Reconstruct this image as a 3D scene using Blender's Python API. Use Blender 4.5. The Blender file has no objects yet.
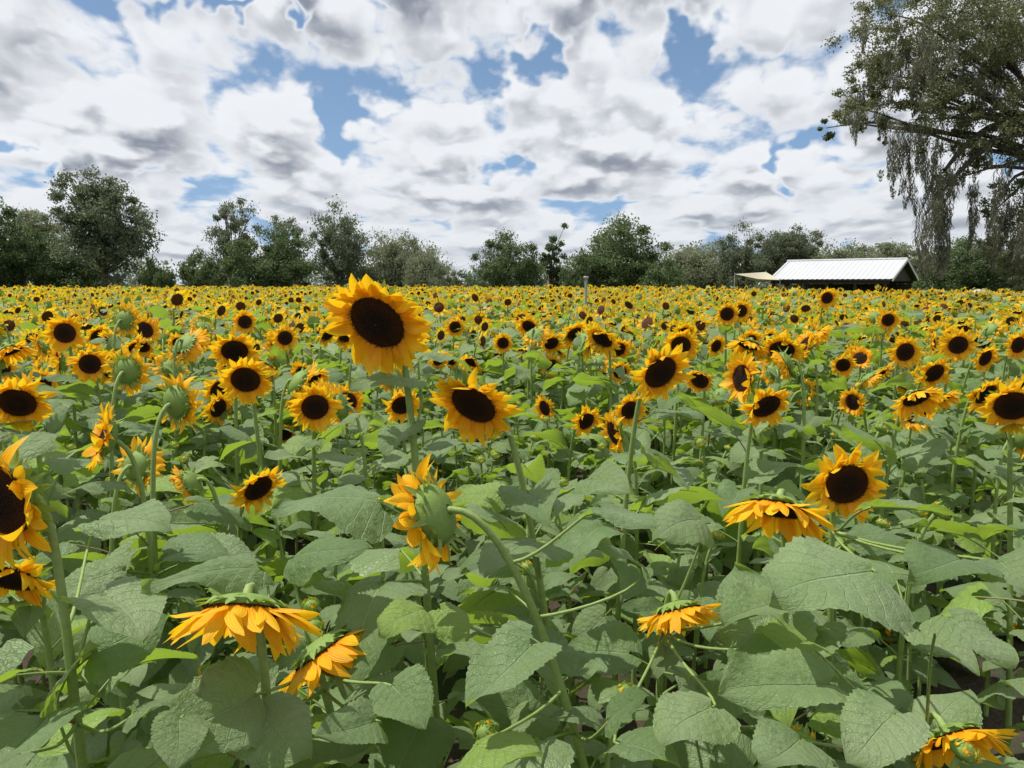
import bpy, math, random
import numpy as np
from mathutils import Vector, Matrix
PI=math.pi; R=math.radians
random.seed(7); rng=np.random.default_rng(7)
S=bpy.context.scene; COL=S.collection
S.view_settings.view_transform='Standard'; S.view_settings.look='None'; S.view_settings.exposure=0
# ---------------------------------------------------------------- camera
FPX=760.0; PITCH=math.atan(100/FPX); CZ=1.75
cam=bpy.data.cameras.new('camera'); cam.sensor_width=36; cam.lens=FPX/1024*36; cam.clip_start=0.05; cam.clip_end=6000
co=bpy.data.objects.new('camera',cam); COL.objects.link(co); co.location=(0,0,CZ); co.rotation_euler=(PI/2-PITCH,0,0); S.camera=co
CF=np.array([0,math.cos(PITCH),-math.sin(PITCH)]); CU=np.array([0,math.sin(PITCH),math.cos(PITCH)])
def at(px,py,d): return np.array([0,0,CZ])+d*(CF+np.array([1,0,0])*(px-512)/FPX+CU*(384-py)/FPX)
def proj(p):
    q=np.array(p)-np.array([0,0,CZ]); d=q@CF
    return 512+FPX*q[0]/d, 384-FPX*(q@CU)/d, d
# ---------------------------------------------------------------- node helpers
class NT:
    def __init__(s,nt): s.nt=nt; nt.nodes.clear()
    def n(s,t,**k):
        x=s.nt.nodes.new(t)
        for a,b in k.items(): setattr(x,a,b)
        return x
    def put(s,sock,v):
        if isinstance(v,bpy.types.NodeSocket): s.nt.links.new(v,sock)
        elif v is not None: sock.default_value=v
    def m(s,op,a,b=None,c=None,clamp=False):
        x=s.n('ShaderNodeMath',operation=op,use_clamp=clamp)
        for i,v in enumerate((a,b,c)):
            if v is not None: s.put(x.inputs[i],v)
        return x.outputs[0]
    def v(s,op,a,b=None):
        x=s.n('ShaderNodeVectorMath',operation=op)
        s.put(x.inputs[0],a)
        if b is not None:
            if op=='SCALE': s.put(x.inputs[3],b)
            else: s.put(x.inputs[1],b)
        return x.outputs[1] if op in('LENGTH','DISTANCE') else x.outputs[0]
    def mr(s,v,a,b,c=0.,d=1.,smooth=True):
        x=s.n('ShaderNodeMapRange',interpolation_type='SMOOTHSTEP' if smooth else 'LINEAR')
        s.put(x.inputs[0],v); x.inputs[1].default_value=a; x.inputs[2].default_value=b; x.inputs[3].default_value=c; x.inputs[4].default_value=d
        return x.outputs[0]
    def mix(s,f,a,b):
        x=s.n('ShaderNodeMix',data_type='RGBA'); s.put(x.inputs[0],f)
        for i,v in((6,a),(7,b)):
            s.put(x.inputs[i],(tuple(v)+(1,)) if isinstance(v,tuple) and len(v)==3 else v)
        return x.outputs[2]
    def noise(s,vec,scale,detail=4,rough=.55,out=0,dist=0.,dim='3D'):
        x=s.n('ShaderNodeTexNoise',noise_dimensions=dim)
        if vec is not None: s.put(x.inputs['Vector'],vec)
        x.inputs['Scale'].default_value=scale; x.inputs['Detail'].default_value=detail; x.inputs['Roughness'].default_value=rough; x.inputs['Distortion'].default_value=dist
        return x.outputs[out]
def mat(name):
    m=bpy.data.materials.new(name); m.use_nodes=True; return m,NT(m.node_tree)
def finish(t,col,rough=.6,bump=None,bs=.3,bd=.01,trans=0.,tcol=None,spec=.4,sheen=0.):
    o=t.n('ShaderNodeOutputMaterial'); p=t.n('ShaderNodeBsdfPrincipled')
    t.put(p.inputs['Base Color'],(tuple(col)+(1,)) if isinstance(col,tuple) else col); t.put(p.inputs['Roughness'],rough)
    p.inputs['Specular IOR Level'].default_value=spec
    if sheen: p.inputs['Sheen Weight'].default_value=sheen; p.inputs['Sheen Roughness'].default_value=.4
    if bump is not None:
        b=t.n('ShaderNodeBump'); b.inputs['Strength'].default_value=bs; b.inputs['Distance'].default_value=bd; t.put(b.inputs['Height'],bump)
        t.put(p.inputs['Normal'],b.outputs[0])
    if trans>0:
        tr=t.n('ShaderNodeBsdfTranslucent'); t.put(tr.inputs[0],(tuple(tcol)+(1,)) if isinstance(tcol,tuple) else (tcol or col))
        mx=t.n('ShaderNodeMixShader'); mx.inputs[0].default_value=trans
        t.put(mx.inputs[1],p.outputs[0]); t.put(mx.inputs[2],tr.outputs[0]); t.put(o.inputs[0],mx.outputs[0])
    else: t.put(o.inputs[0],p.outputs[0])
def rand(t):
    oi=t.n('ShaderNodeObjectInfo'); g=t.n('ShaderNodeNewGeometry')
    return t.m('FRACT',t.m('ADD',oi.outputs['Random'],g.outputs['Random Per Island'])), g
# leaf
m,t=mat('sunflower_leaf'); r,g=rand(t)
uv=t.n('ShaderNodeUVMap').outputs[0]; sp=t.n('ShaderNodeSeparateXYZ'); t.put(sp.inputs[0],uv)
pos=g.outputs['Position']
wob=t.noise(uv,7,1,dim='2D')
s_=t.m('ABSOLUTE',t.m('SUBTRACT',t.m('MULTIPLY',sp.outputs[0],2.),1.)); tt=sp.outputs[1]
mid=t.mr(s_,.008,.034,1.,0.)
ph=t.m('FRACT',t.m('ADD',t.m('MULTIPLY',t.m('SUBTRACT',tt,t.m('MULTIPLY',s_,.27)),7.5),t.m('MULTIPLY',wob,.35)))
d=t.m('ABSOLUTE',t.m('SUBTRACT',ph,.5)); side=t.mr(d,.455,.497)
vein=t.m('MAXIMUM',mid,t.m('MULTIPLY',side,.75))
vo=t.n('ShaderNodeTexVoronoi',feature='DISTANCE_TO_EDGE',voronoi_dimensions='2D'); t.put(vo.inputs['Vector'],uv); vo.inputs['Scale'].default_value=32
net=t.mr(vo.outputs['Distance'],0.,.12,1.,0.)
c=t.mix(r,(.090,.160,.050),(.210,.30,.118))
c=t.mix(t.mr(t.noise(pos,9,3),.35,.7),c,t.mix(r,(.14,.225,.088),(.26,.335,.165)))
c=t.mix(t.mr(r,.88,.92),c,(.22,.34,.06))
c=t.mix(t.m('MULTIPLY',vein,.6),c,(.36,.46,.25)); c=t.mix(t.m('MULTIPLY',net,.10),c,(.32,.40,.21))
c=t.mix(t.m('MULTIPLY',g.outputs['Backfacing'],.5),c,(.25,.33,.17))
h=t.m('ADD',t.m('MULTIPLY',vein,-1.),t.m('ADD',t.m('MULTIPLY',net,-.2),t.m('MULTIPLY',t.noise(uv,12,3,dim='2D'),1.4)))
finish(t,c,.48,h,.7,.006,.30,(.46,.68,.05),.5,.1); LEAF=m
# stem
m,t=mat('sunflower_stem'); r,g=rand(t)
n=t.noise(g.outputs['Position'],70,2)
finish(t,t.mix(n,(.18,.27,.06),(.33,.43,.14)),.6,t.noise(g.outputs['Position'],400,2),.5,.002,.1,(.25,.35,.05)); STEM=m
m,t=mat('sunflower_petiole'); r,g=rand(t)
finish(t,t.mix(t.mr(r,.6,1.),(.22,.31,.09),(.22,.15,.08)),.55,None,trans=.1,tcol=(.3,.3,.1)); PETI=m
m,t=mat('sunflower_calyx'); r,g=rand(t)
finish(t,t.mix(t.noise(g.outputs['Position'],120,2),(.16,.27,.045),(.30,.42,.11)),.6,t.noise(g.outputs['Position'],350,2),.5,.002,.25,(.35,.52,.04)); CALYX=m
# petals
m,t=mat('sunflower_petal'); r,g=rand(t)
uv=t.n('ShaderNodeUVMap').outputs[0]; sp=t.n('ShaderNodeSeparateXYZ'); t.put(sp.inputs[0],uv)
c=t.mix(r,(.95,.46,.010),(1.,.64,.022))
c=t.mix(t.mr(sp.outputs[1],.0,.5,.7,0.),c,(.90,.32,.006))
st=t.m('SINE',t.m('MULTIPLY',sp.outputs[0],38.))
c=t.mix(t.mr(st,.2,1.,0,.22),c,(.85,.36,.008))
finish(t,c,.5,st,.3,.0015,.45,(1.,.64,.015),.3); PETAL=m
m,t=mat('sunflower_disc'); g=t.n('ShaderNodeNewGeometry')
tc=t.n('ShaderNodeTexCoord').outputs['Object']; ln=t.v('LENGTH',tc)
c=t.mix(t.mr(ln,.022,.05),(.016,.008,.005),(.07,.024,.007)); c=t.mix(t.mr(t.noise(tc,500,2),.55,.75,0,.6),c,(.15,.06,.014))
finish(t,c,.8,t.noise(tc,420,2),.8,.003,spec=.2); DISC=m
PM=[LEAF,STEM,CALYX,PETAL,DISC,PETI]
# ---------------------------------------------------------------- geometry accumulator (quads only)
class G:
    def __init__(s): s.V=[];s.F=[];s.M=[];s.U=[];s.n=0
    def add(s,V,F,m=0,U=None):
        V=np.asarray(V,float).reshape(-1,3); F=np.asarray(F,int)
        s.V.append(V); s.F.append(F+s.n); s.M.append(np.full(len(F),m) if np.isscalar(m) else m)
        s.U.append(np.zeros((len(V),2)) if U is None else np.asarray(U).reshape(-1,2)); s.n+=len(V); return s
    def grid(s,P,m=0,wrap=False,U=None):
        a,b=P.shape[:2]; i=np.arange(a*b).reshape(a,b)
        if wrap: i=np.concatenate([i,i[:,:1]],1)
        F=np.stack([i[:-1,:-1],i[:-1,1:],i[1:,1:],i[1:,:-1]],-1).reshape(-1,4)
        return s.add(P,F,m,U)
    def tube(s,path,rad,k=8,m=0):
        path=np.asarray(path,float); T=np.gradient(path,axis=0); T/=np.linalg.norm(T,axis=1)[:,None]+1e-9
        u=np.cross(T[0],[0.3,1,.2]); 
        if np.linalg.norm(u)<.1: u=np.cross(T[0],[1,0,0])
        u/=np.linalg.norm(u); P=[]
        a=np.arange(k)*2*PI/k
        for p,tn,r in zip(path,T,rad):
            u=u-tn*(u@tn); u/=np.linalg.norm(u)+1e-9; w=np.cross(tn,u)
            P.append(p+r*(np.cos(a)[:,None]*u+np.sin(a)[:,None]*w))
        return s.grid(np.array(P),m,True)
    def box(s,c,d,m=0,rz=0):
        x,y,z=[q/2 for q in d]; V=np.array([[-x,-y,-z],[x,-y,-z],[x,y,-z],[-x,y,-z],[-x,-y,z],[x,-y,z],[x,y,z],[-x,y,z]],float)
        cs,sn=math.cos(rz),math.sin(rz); V=V@np.array([[cs,sn,0],[-sn,cs,0],[0,0,1]])+np.array(c)
        return s.add(V,[[0,3,2,1],[4,5,6,7],[0,1,5,4],[1,2,6,5],[2,3,7,6],[3,0,4,7]],m)
    def data(s): return np.concatenate(s.V),np.concatenate(s.F),np.concatenate(s.M),np.concatenate(s.U)
    def mesh(s,name,mats,smooth=True):
        V,F,M,U=s.data(); me=bpy.data.meshes.new(name)
        me.vertices.add(len(V)); me.loops.add(len(F)*4); me.polygons.add(len(F))
        me.vertices.foreach_set('co',V.astype(np.float32).ravel())
        me.polygons.foreach_set('loop_start',(np.arange(len(F))*4).astype(np.int32))
        me.loops.foreach_set('vertex_index',F.astype(np.int32).ravel())
        me.update(calc_edges=True)
        for q in mats: me.materials.append(q)
        me.polygons.foreach_set('material_index',M.astype(np.int32))
        me.polygons.foreach_set('use_smooth',np.full(len(F),smooth))
        ul=me.uv_layers.new(name='UVMap'); ul.data.foreach_set('uv',U[F.ravel()].astype(np.float32).ravel())
        me.update(); return me
def link(name,me,parent=None,mtx=None):
    o=bpy.data.objects.new(name,me); COL.objects.link(o)
    if parent: o.parent=parent
    if mtx is not None: o.matrix_basis=mtx
    return o
def tag(o,label,cat,group=None,kind=None):
    o['label']=label; o['category']=cat
    if group:o['group']=group
    if kind:o['kind']=kind
    return o
def empty(name,loc,label,cat,group=None):
    o=bpy.data.objects.new(name,None); COL.objects.link(o); o.location=loc; o.empty_display_size=.1; return tag(o,label,cat,group)
# ---------------------------------------------------------------- leaves
def blade(L,W,nr,nc,droop,fold,rip,seed):
    q=np.random.default_rng(seed); t=np.linspace(0.004,1,nr)[:,None]; s=np.linspace(-1,1,nc)[None,:]
    t=t*np.ones_like(s); s=s*np.ones_like(t); a=np.abs(s)
    w=.5*W*(t**.40)*((1-t)**.92)/(.303**.40*.697**.92)+.0012
    if nr>12:
        teeth=1+.032*(((np.arange(nr)%2)*2-1)[:,None])*(a>.97)*(1-t**4); w=w*teeth
    y=L*t-.26*L*(a**1.5)*(1-t)**2.2+.05*L*a*(1-t); x=s*w*(1-.12*a*abs(fold))
    z=fold*a*w*.7-droop*L*t**2
    p1,p2,p3,p4=q.uniform(0,6,4)
    z+=rip*L*(a**2)*np.sin(t*9+p1+s*1.5)+rip*.9*L*np.sin(t*5+p2)*s+rip*.45*L*a*np.sin(t*14+p4+s*3)*(1-t)
    z-=q.uniform(.02,.16)*L*a**3*(1-t)
    if nr>12: z+=-.021*L*np.cos((t-.27*a)*7.5*2*PI)*(a**.5)*(1-t)*.8+ .025*L*np.minimum(a*6,1)*(1-t)
    x+=.10*L*np.sin(t*2.5+p3)*t
    return np.stack([x,y,z],-1),np.stack([s*.5+.5,t],-1)
def leaf_mesh(i,L=.19,hi=True):
    q=np.random.default_rng(100+i); W=L*q.uniform(.76,1.0); pl=q.uniform(.07,.14)
    P,U=blade(L,W,31 if hi else 5,13 if hi else 3,q.uniform(.1,.65),q.uniform(-.25,.75),q.uniform(.03,.07),i)
    g=G(); el=.45
    P=P+np.array([0,pl*math.cos(el),pl*math.sin(el)]); g.grid(P,0,U=U)
    if hi:
        k=np.linspace(0,1,6); pa=np.stack([0*k,k*pl*math.cos(el),pl*math.sin(el)*k**.8],-1); g.tube(pa,.0032-.0013*k,6,5)
        mp=P[:20,6]-np.array([0,0,.0012]); g.tube(mp,np.linspace(.0020,.0006,20),5,1)
    return g
NL=14
LM=[leaf_mesh(i).mesh('leaf',PM) for i in range(NL)]
LT=[leaf_mesh(i,hi=False).data() for i in range(8)]
# ---------------------------------------------------------------- heads (face +Z)
RD=.057
def petals(g,var,seed,n,rows,cols):
    q=np.random.default_rng(seed); ga=q.uniform(0,6.28)
    for k in range(n):
        layer=k%2; jit=.45 if var==3 else .65; phi=(k+q.uniform(-jit,jit))*2*PI/n; L=q.uniform(.044,.066)*(1 if layer else .93); W=q.uniform(.019,.029)
        if var==0: th,cu=R(q.uniform(-12,42)),R(q.uniform(-50,50))
        elif var==1: th,cu=R(q.uniform(5,50)),R(q.uniform(-10,50)); L*=1.25
        elif var==2: th,cu=R(q.uniform(-25,55)),R(q.uniform(-60,70))
        elif var==3: th,cu=R(q.uniform(-10,40)),R(q.uniform(-50,36)); W*=1.08
        elif var==4: th,cu=R(q.uniform(20,75)),R(q.uniform(-10,60)); L*=.72
        else: th,cu=R(q.uniform(95,120)),R(15); L*=.5
        th+=.2*math.sin(phi*2+ga)*(var!=5)
        if var in(0,2) and q.random()<.09: L*=.6
        tw=q.uniform(-1.,1.)*(.6 if var==3 else 1); t=np.linspace(0,1,rows); ang=th+cu*t
        r=RD*.93+np.concatenate([[0],np.cumsum(np.cos(ang[:-1]))])*L/(rows-1)
        z=.002*layer+np.concatenate([[0],np.cumsum(np.sin(ang[:-1]))])*L/(rows-1)
        w=W*.5*(np.sin(PI*(.13+.87*t)**.85)**.75)+.0006; s=np.linspace(-1,1,cols)
        lat=w[:,None]*s[None,:]; twt=(tw*t)[:,None]
        zz=z[:,None]+lat*np.sin(twt)+np.abs(s)[None,:]*w[:,None]*.35; rr=r[:,None]+0*lat; yy=lat*np.cos(twt)
        yy=yy+(q.uniform(-.5,.5)*(.7 if var==3 else 1)*L*t**2)[:,None]
        c,sn=math.cos(phi),math.sin(phi)
        P=np.stack([rr*c-yy*sn,rr*sn+yy*c,zz],-1); U=np.stack([np.broadcast_to(s*.5+.5,lat.shape),np.broadcast_to(t[:,None],lat.shape)],-1)
        g.grid(P,3,U=U)
def dome(g,r,h,z0,nr,k,m):
    t=np.linspace(.02,1,nr)[:,None]; a=(np.arange(k)*2*PI/k)[None,:]
    P=np.stack([r*t*np.cos(a),r*t*np.sin(a),z0+h*(1-t**2)+0*a],-1); 
    if h<0: P=P[:,::-1]
    g.grid(P,m,True)
def bracts(g,var,seed,n=26,rows=4):
    q=np.random.default_rng(seed)
    for k in range(n):
        phi=(k+q.uniform(-.3,.3))*2*PI/n*1.0; L=q.uniform(.028,.050); W=q.uniform(.015,.021)
        th=R(q.uniform(-60,25)) if var!=5 else R(q.uniform(70,110)); cu=R(q.uniform(0,50)) if var!=5 else R(40)
        if var==5: L*=1.25
        if var==1: th,cu=R(q.uniform(0,35)),R(q.uniform(0,35)); L*=.6
        t=np.linspace(0,1,rows); ang=th+cu*t
        r=RD*.85+np.concatenate([[0],np.cumsum(np.cos(ang[:-1]))])*L/(rows-1); z=-.004-.004*(k%3)+np.concatenate([[0],np.cumsum(np.sin(ang[:-1]))])*L/(rows-1)
        w=W*.5*(1-t)**.8+.0004; s=np.array([-1,0,1]); lat=w[:,None]*s[None,:]; c,sn=math.cos(phi),math.sin(phi)
        rr=r[:,None]+0*lat; zz=z[:,None]-np.abs(s)[None,:]*w[:,None]*.3
        g.grid(np.stack([rr*c-lat*sn,rr*sn+lat*c,zz],-1),2)
def mkhead(v,sd):
    gp=G(); petals(gp,v,50+sd,{5:8,3:46}.get(v,42),7,5)
    gb=G(); bracts(gb,v,70+sd)
    gd=G(); dome(gd,RD*(1 if v!=5 else .85),.010 if v!=5 else .03,.0,10,28,4 if v!=5 else 2)
    q=np.random.default_rng(sd)
    if v!=5:
        N=620; k=np.arange(N); rr=RD*1.0*np.sqrt((k+.5)/N); a=k*2.39996
        for x,y,rad in zip(rr*np.cos(a),rr*np.sin(a),rr):
            hh=.0022+.0050*max(0,(rad/RD-.5))*q.uniform(.4,1.6); b=.0013; z=.0098*(1-(rad/RD)**2)
            ox,oy=q.uniform(-.001,.001,2)+np.array([x,y])*.07*max(0,(rad/RD-.6))
            V=[[x-b,y-b,z-.001],[x+b,y-b,z-.001],[x+b,y+b,z-.001],[x-b,y+b,z-.001]]+[[x+ox+dx*b*.35,y+oy+dy*b*.35,z+hh] for dx,dy in((-1,-1),(1,-1),(1,1),(-1,1))]
            gd.add(V,[[0,1,5,4],[1,2,6,5],[2,3,7,6],[3,0,4,7],[4,5,6,7]],4)
    gc=G(); t=np.linspace(0,1,9); dp=.022 if v==1 else .034; rm=.93 if v==1 else 1.0
    prof=np.stack([.010+ (RD*rm-.010)*np.sin(t*PI/2)**.8, -dp+(dp+.002)*t**1.6],-1); a=(np.arange(24)*2*PI/24)
    P=np.stack([prof[:,0][:,None]*np.cos(a),prof[:,0][:,None]*np.sin(a),prof[:,1][:,None]+0*a],-1); gc.grid(P,2,True)
    return (gc.mesh('flower_head',PM),gd.mesh('seed_disc',PM),gp.mesh('petals',PM),gb.mesh('bracts',PM))
HM=[[mkhead(v,v+10*j) for j in range(4 if v in(0,2) else 2)] for v in range(6)]
def lowhead(var,seed,lod):
    g=G(); q=np.random.default_rng(seed); n=17 if lod==1 else 10
    for k in range(n):
        phi=(k+q.uniform(-.4,.4))*2*PI/n; L=q.uniform(.042,.074); W=.015 if lod==1 else .026; th=R(q.uniform(-25,50)) if var!=1 else R(q.uniform(20,65))
        c,sn=math.cos(phi),math.sin(phi); f=lambda r,y,z:[r*c-y*sn,r*sn+y*c,z]
        r0=RD*.82; dz=q.uniform(-.008,.008); g.add([f(r0,-.004,0),f(r0+L*.5*math.cos(th),-W,L*.5*math.sin(th)+dz),f(r0+L*math.cos(th),q.uniform(-.01,.01),L*math.sin(th)),f(r0+L*.5*math.cos(th),W,L*.5*math.sin(th)-dz)],[[0,1,2,3]],3,[[.3,.2],[0,.6],[.5,1],[1,.6]])
    kk=8 if lod==1 else 6
    dome(g,RD*(.9 if lod==1 else .78),.012,.004,3,kk,4); dome(g,RD*(.95 if lod==1 else .8),-.026,-.001,3,kk,2)
    return g.data()
LH={(v,l,i):lowhead(v,i+v*5,l) for v in(0,1) for l in(1,2) for i in range(3)}
# ---------------------------------------------------------------- plants
def nvec(yaw,pitch):
    y,p=R(yaw),R(pitch); return np.array([math.sin(y)*math.cos(p),-math.cos(y)*math.cos(p),math.sin(p)])
def stempath(base,head,n,p1=None,N=18):
    H=head[2]-base[2]; t=np.linspace(0,1,N)[:,None]
    A=base; D=head-n*.020; C=D-n*.12+np.array([0,0,.01]); B=base+np.array([0,0,H*.62]) if p1 is None else p1
    return (1-t)**3*A+3*(1-t)**2*t*B+3*(1-t)*t**2*C+t**3*D
def stem_g(path,s=1.,k=10):
    g=G(); n=len(path); rad=np.linspace(.0105,.0056,n)*s; rad[-1]*=1.6; rad[-2]*=1.15; g.tube(path,rad,k,1); return g
def leaf_mats(path,nl,q,lo=.22,hi=.86,big=1.):
    out=[]; zt=path[:,2]; az=q.uniform(0,6.28)
    zmax=zt.max()
    for i in range(nl):
        f=lo+(hi-lo)*(i+q.uniform(-.3,.3))/max(1,nl-1); zz=np.clip(f,.05,.95)*zmax
        j=int(np.argmax(zt>=zz)); p=path[j]; az+=2.39996+q.uniform(-.5,.5)
        sc=big*(1.2-.5*abs(f-.6)/.4)*q.uniform(.6,1.12); 
        if f>.8: sc*=.76
        tilt=(f-.55)*1.0+q.normal(0,.34)
        M=Matrix.Translation(Vector(p))@Matrix.Rotation(az,4,'Z')@Matrix.Rotation(tilt,4,'X')@Matrix.Rotation(q.normal(0,.38),4,'Y')@Matrix.Diagonal((sc,sc,sc,1))
        out.append((int(q.integers(0,NL)),M))
    return out
def headmtx(p,n,s,roll):
    return Matrix.Translation(Vector(p))@Vector(n).to_track_quat('Z','Y').to_matrix().to_4x4()@Matrix.Rotation(roll,4,'Z')@Matrix.Diagonal((s,s,s,1))
def add_head(root,p,n,var,s,roll,alt=0):
    a,b,c,d=HM[var][alt%len(HM[var])]; h=link('flower_head',a,root,headmtx(p,n,s,roll))
    link('seed_disc',b,h); link('petals',c,h); link('bracts',d,h); return h
GROUP='sunflowers growing in the field'
hscr=[]
def blocks(c,r):
    px,py,d=proj(c)
    if d<.3: return True
    rp=FPX*r/d
    for a,b,sz,hd in hscr:
        if d<hd-.02 and math.hypot((px-a),(py-b))<sz*(.44 if sz>80 else .36)+rp*.78: return True
    return False
def plant(base,head,n,var,hs,nl,seed,label,p1=None,ss=1.,lo=.22,hi=.86,big=1.,check=False):
    q=np.random.default_rng(seed); base=np.array(base,float); root=empty('sunflower',base,label,'sunflower',GROUP)
    z0=np.zeros(3); path=stempath(z0,np.array(head)-base,n,None if p1 is None else np.array(p1)-base)
    link('stem',stem_g(path,ss).mesh('stem',PM),root)
    for i,M in leaf_mats(path,nl,q,lo,hi,big):
        if check:
            s=M.to_scale()[0]; cc=Matrix.Translation(Vector(base))@M@Vector((0,.2,0))
            if blocks(np.array(cc),.09*s): continue
        link('leaf',LM[i],root,M)
    add_head(root,np.array(head)-base,n,var,hs,q.uniform(0,6.28),seed)
    return root,path+base
def dup(root):
    r=root.copy(); COL.objects.link(r)
    for ch in list(root.children):
        c=ch.copy(); COL.objects.link(c); c.parent=r
        for g_ in ch.children:
            d_=g_.copy(); COL.objects.link(d_); d_.parent=c
    return r
# picked-out flowers: px,py,size px,scale,yaw,pitch,variant,label,short name,stem mid pixel(px,py) or None
HERO=[
(378,322,124,1.12,-22,-30,3,'tallest sunflower, large dark disc rising above the treeline just left of centre','the tallest sunflower',(418,480)),
(474,404,100,1.0,-28,-34,3,'sunflower with tilted dark disc, just lower right of the tallest one','the tilted dark disc flower',(540,470)),
(315,407,56,.9,18,-14,0,'round sunflower facing the camera, lower left of the tallest sunflower','the round flower left of centre',None),
(660,372,74,.95,24,-24,2,'sunflower with large dark disc standing right of centre above its neighbours','the dark flower right of centre',None),
(432,515,128,1.05,-105,-22,2,'large sunflower seen from behind, green calyx and yellow petals hanging left, centre foreground','the big centre flower seen from behind',(575,640)),
(778,508,112,1.0,-30,-58,1,'drooping sunflower with skirt of petals hanging down, right foreground','the drooping flower on the right',None),
(846,484,90,1.0,0,-12,2,'sunflower with dark disc and ragged petals right beside the drooping skirt flower','the ragged flower on the right',None),
(245,610,152,1.05,0,-56,1,'wide drooping sunflower with petals spread like a skirt, lower left foreground','the wide drooping flower',None),
(322,650,118,1.0,70,-52,1,'drooping sunflower tucked behind and right of the wide drooping one','the tucked drooping flower',(352,700)),
(2,500,150,1.04,-18,-8,2,'big orange sunflower turned away and cut by the left edge of the photo','the flower at the left edge',(48,690)),
(12,578,96,.9,0,-40,2,'ragged orange sunflower just below the big one cut by the left edge','',None),
(678,610,88,.9,20,-58,1,'small drooping sunflower under leaves below centre right','the small drooping flower',None),
(950,738,112,.98,15,-40,1,'low drooping sunflower in the bottom right corner','the bottom right flower',None),
(258,488,62,.85,50,-28,2,'sunflower with ragged petals turned right, above the wide drooping one','the ragged flower left of centre',None),
(178,402,68,.92,150,5,2,'sunflower seen from behind with yellow petals pointing left, left middle ground','the back view flower on the left',None),
(104,438,76,.92,-60,20,2,'tousled bright yellow sunflower above the large leaves at left','the tousled yellow flower',None),
(138,466,62,.88,160,-15,2,'sunflower facing away just below the tousled yellow one','',None),
(190,484,58,.85,-80,-30,4,'sunflower with short petals half hidden right of two back view flowers','',None),
(65,333,42,.95,15,-5,0,'sunflower facing the camera high at the far left, upper of a pair','the upper left pair',None),
(90,364,42,.92,25,-10,0,'sunflower facing the camera far left, lower of a pair','',None),
(125,320,38,.95,165,-5,2,'yellow sunflower facing away, right of the far left pair','',None),
(128,371,54,.95,170,0,2,'large sunflower facing away with pale green back, left middle ground','',None),
(218,408,40,.9,60,-15,2,'sunflower turned to the right beside the back view flower','',None),
(402,405,44,.9,20,-25,0,'dark disc sunflower directly behind and below the tallest one','',None),
(245,322,28,.9,10,-5,0,'small round sunflower facing the camera left of the tallest one','the small round flower',None),
(285,338,30,.9,20,-10,0,'small sunflower facing the camera, close left of the tallest one','',None),
(766,406,60,.95,14,-34,2,'sunflower with dark disc and loose petals, above the right drooping flower','the loose petalled flower',None),
(727,314,28,.9,-8,-5,0,'left one of two touching round sunflowers, right of centre near the top','the touching pair',None),
(741,311,26,.9,5,-5,0,'right one of two touching round sunflowers, right of centre near the top','',None),
(681,345,40,.95,-15,-20,3,'dark disc sunflower behind and right of the large one right of centre','',None),
(700,380,38,.85,-35,-20,4,'sunflower with orange petals hiding right of the large dark disc flower','',None),
(716,346,26,.85,25,-15,2,'small sunflower near the stem of the touching pair','',None),
(905,352,38,.95,0,-8,0,'neat round sunflower facing the camera, right middle ground','the neat round flower at right',None),
(916,398,54,.95,10,-45,1,'sunflower with large dark disc nodding forward at right','the nodding flower at right',None),
(934,373,42,.95,10,-25,2,'sunflower facing the camera just above the nodding one at right','',None),
(985,394,48,.95,15,-30,2,'sunflower with dark disc near the right edge, lowest of its cluster','the cluster near the right edge',None),
(985,358,34,.9,20,-15,0,'sunflower near the right edge, middle of its cluster','',None),
(958,345,38,.95,-12,-12,0,'sunflower near the right edge, upper left of its cluster','',None),
(1018,345,34,.95,10,-5,0,'sunflower cut by the right edge of the photo','the flower at the right edge',None),
(888,320,26,.9,-5,-5,0,'small round sunflower below the right end of the white roof','the flower below the barn',None),
(827,298,24,.95,0,-5,0,'small round sunflower standing in front of the white roofed barn','the flower before the barn',None),
(843,365,28,.9,-10,-10,2,'small ragged sunflower in the right middle ground left of the neat round one','',None),
(805,392,34,.9,100,-10,2,'yellow sunflower seen side on between loose petalled and nodding flowers','',None),
(853,402,34,.85,-60,-10,2,'small sunflower seen side on left of the nodding one','',None),
(630,410,40,.9,15,-15,0,'sunflower with dark disc, below left of the large one right of centre','the flower below centre right',None),
(614,433,50,.9,-70,-15,2,'yellow sunflower seen side on, lower right of centre','',None),
(586,421,38,.85,30,-20,2,'sunflower half turned right, between centre and the side on yellow one','',None),
(545,408,32,.85,-50,-10,2,'small sunflower turned left right of the tilted dark disc flower','',None),
(552,366,28,.9,10,-10,0,'small round sunflower in the centre middle ground','the small centre flower',None),
(503,343,24,.9,0,-10,0,'small sunflower in the centre, right of the tallest one','',None),
(455,327,24,.95,10,-5,2,'small sunflower touching the right side of the tallest one','',None),
(620,372,28,.9,5,-15,2,'small sunflower left of the large dark disc flower right of centre','',None),
(893,632,34,.7,-120,-10,4,'small yellow flower peeking between big leaves at lower right','',None),
(1020,634,34,.75,-60,-20,4,'small yellow flower peeking at the right edge, lower right','',None),
(658,690,26,.55,10,30,4,'tiny opening sunflower among shaded leaves at bottom centre','',None),
(285,434,28,.8,20,10,4,'small opening sunflower below the round flower left of centre','',None),
]
heroes=[]
for h in HERO: hscr.append((h[0],h[1],h[2],FPX*.225*h[3]/h[2]))
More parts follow.
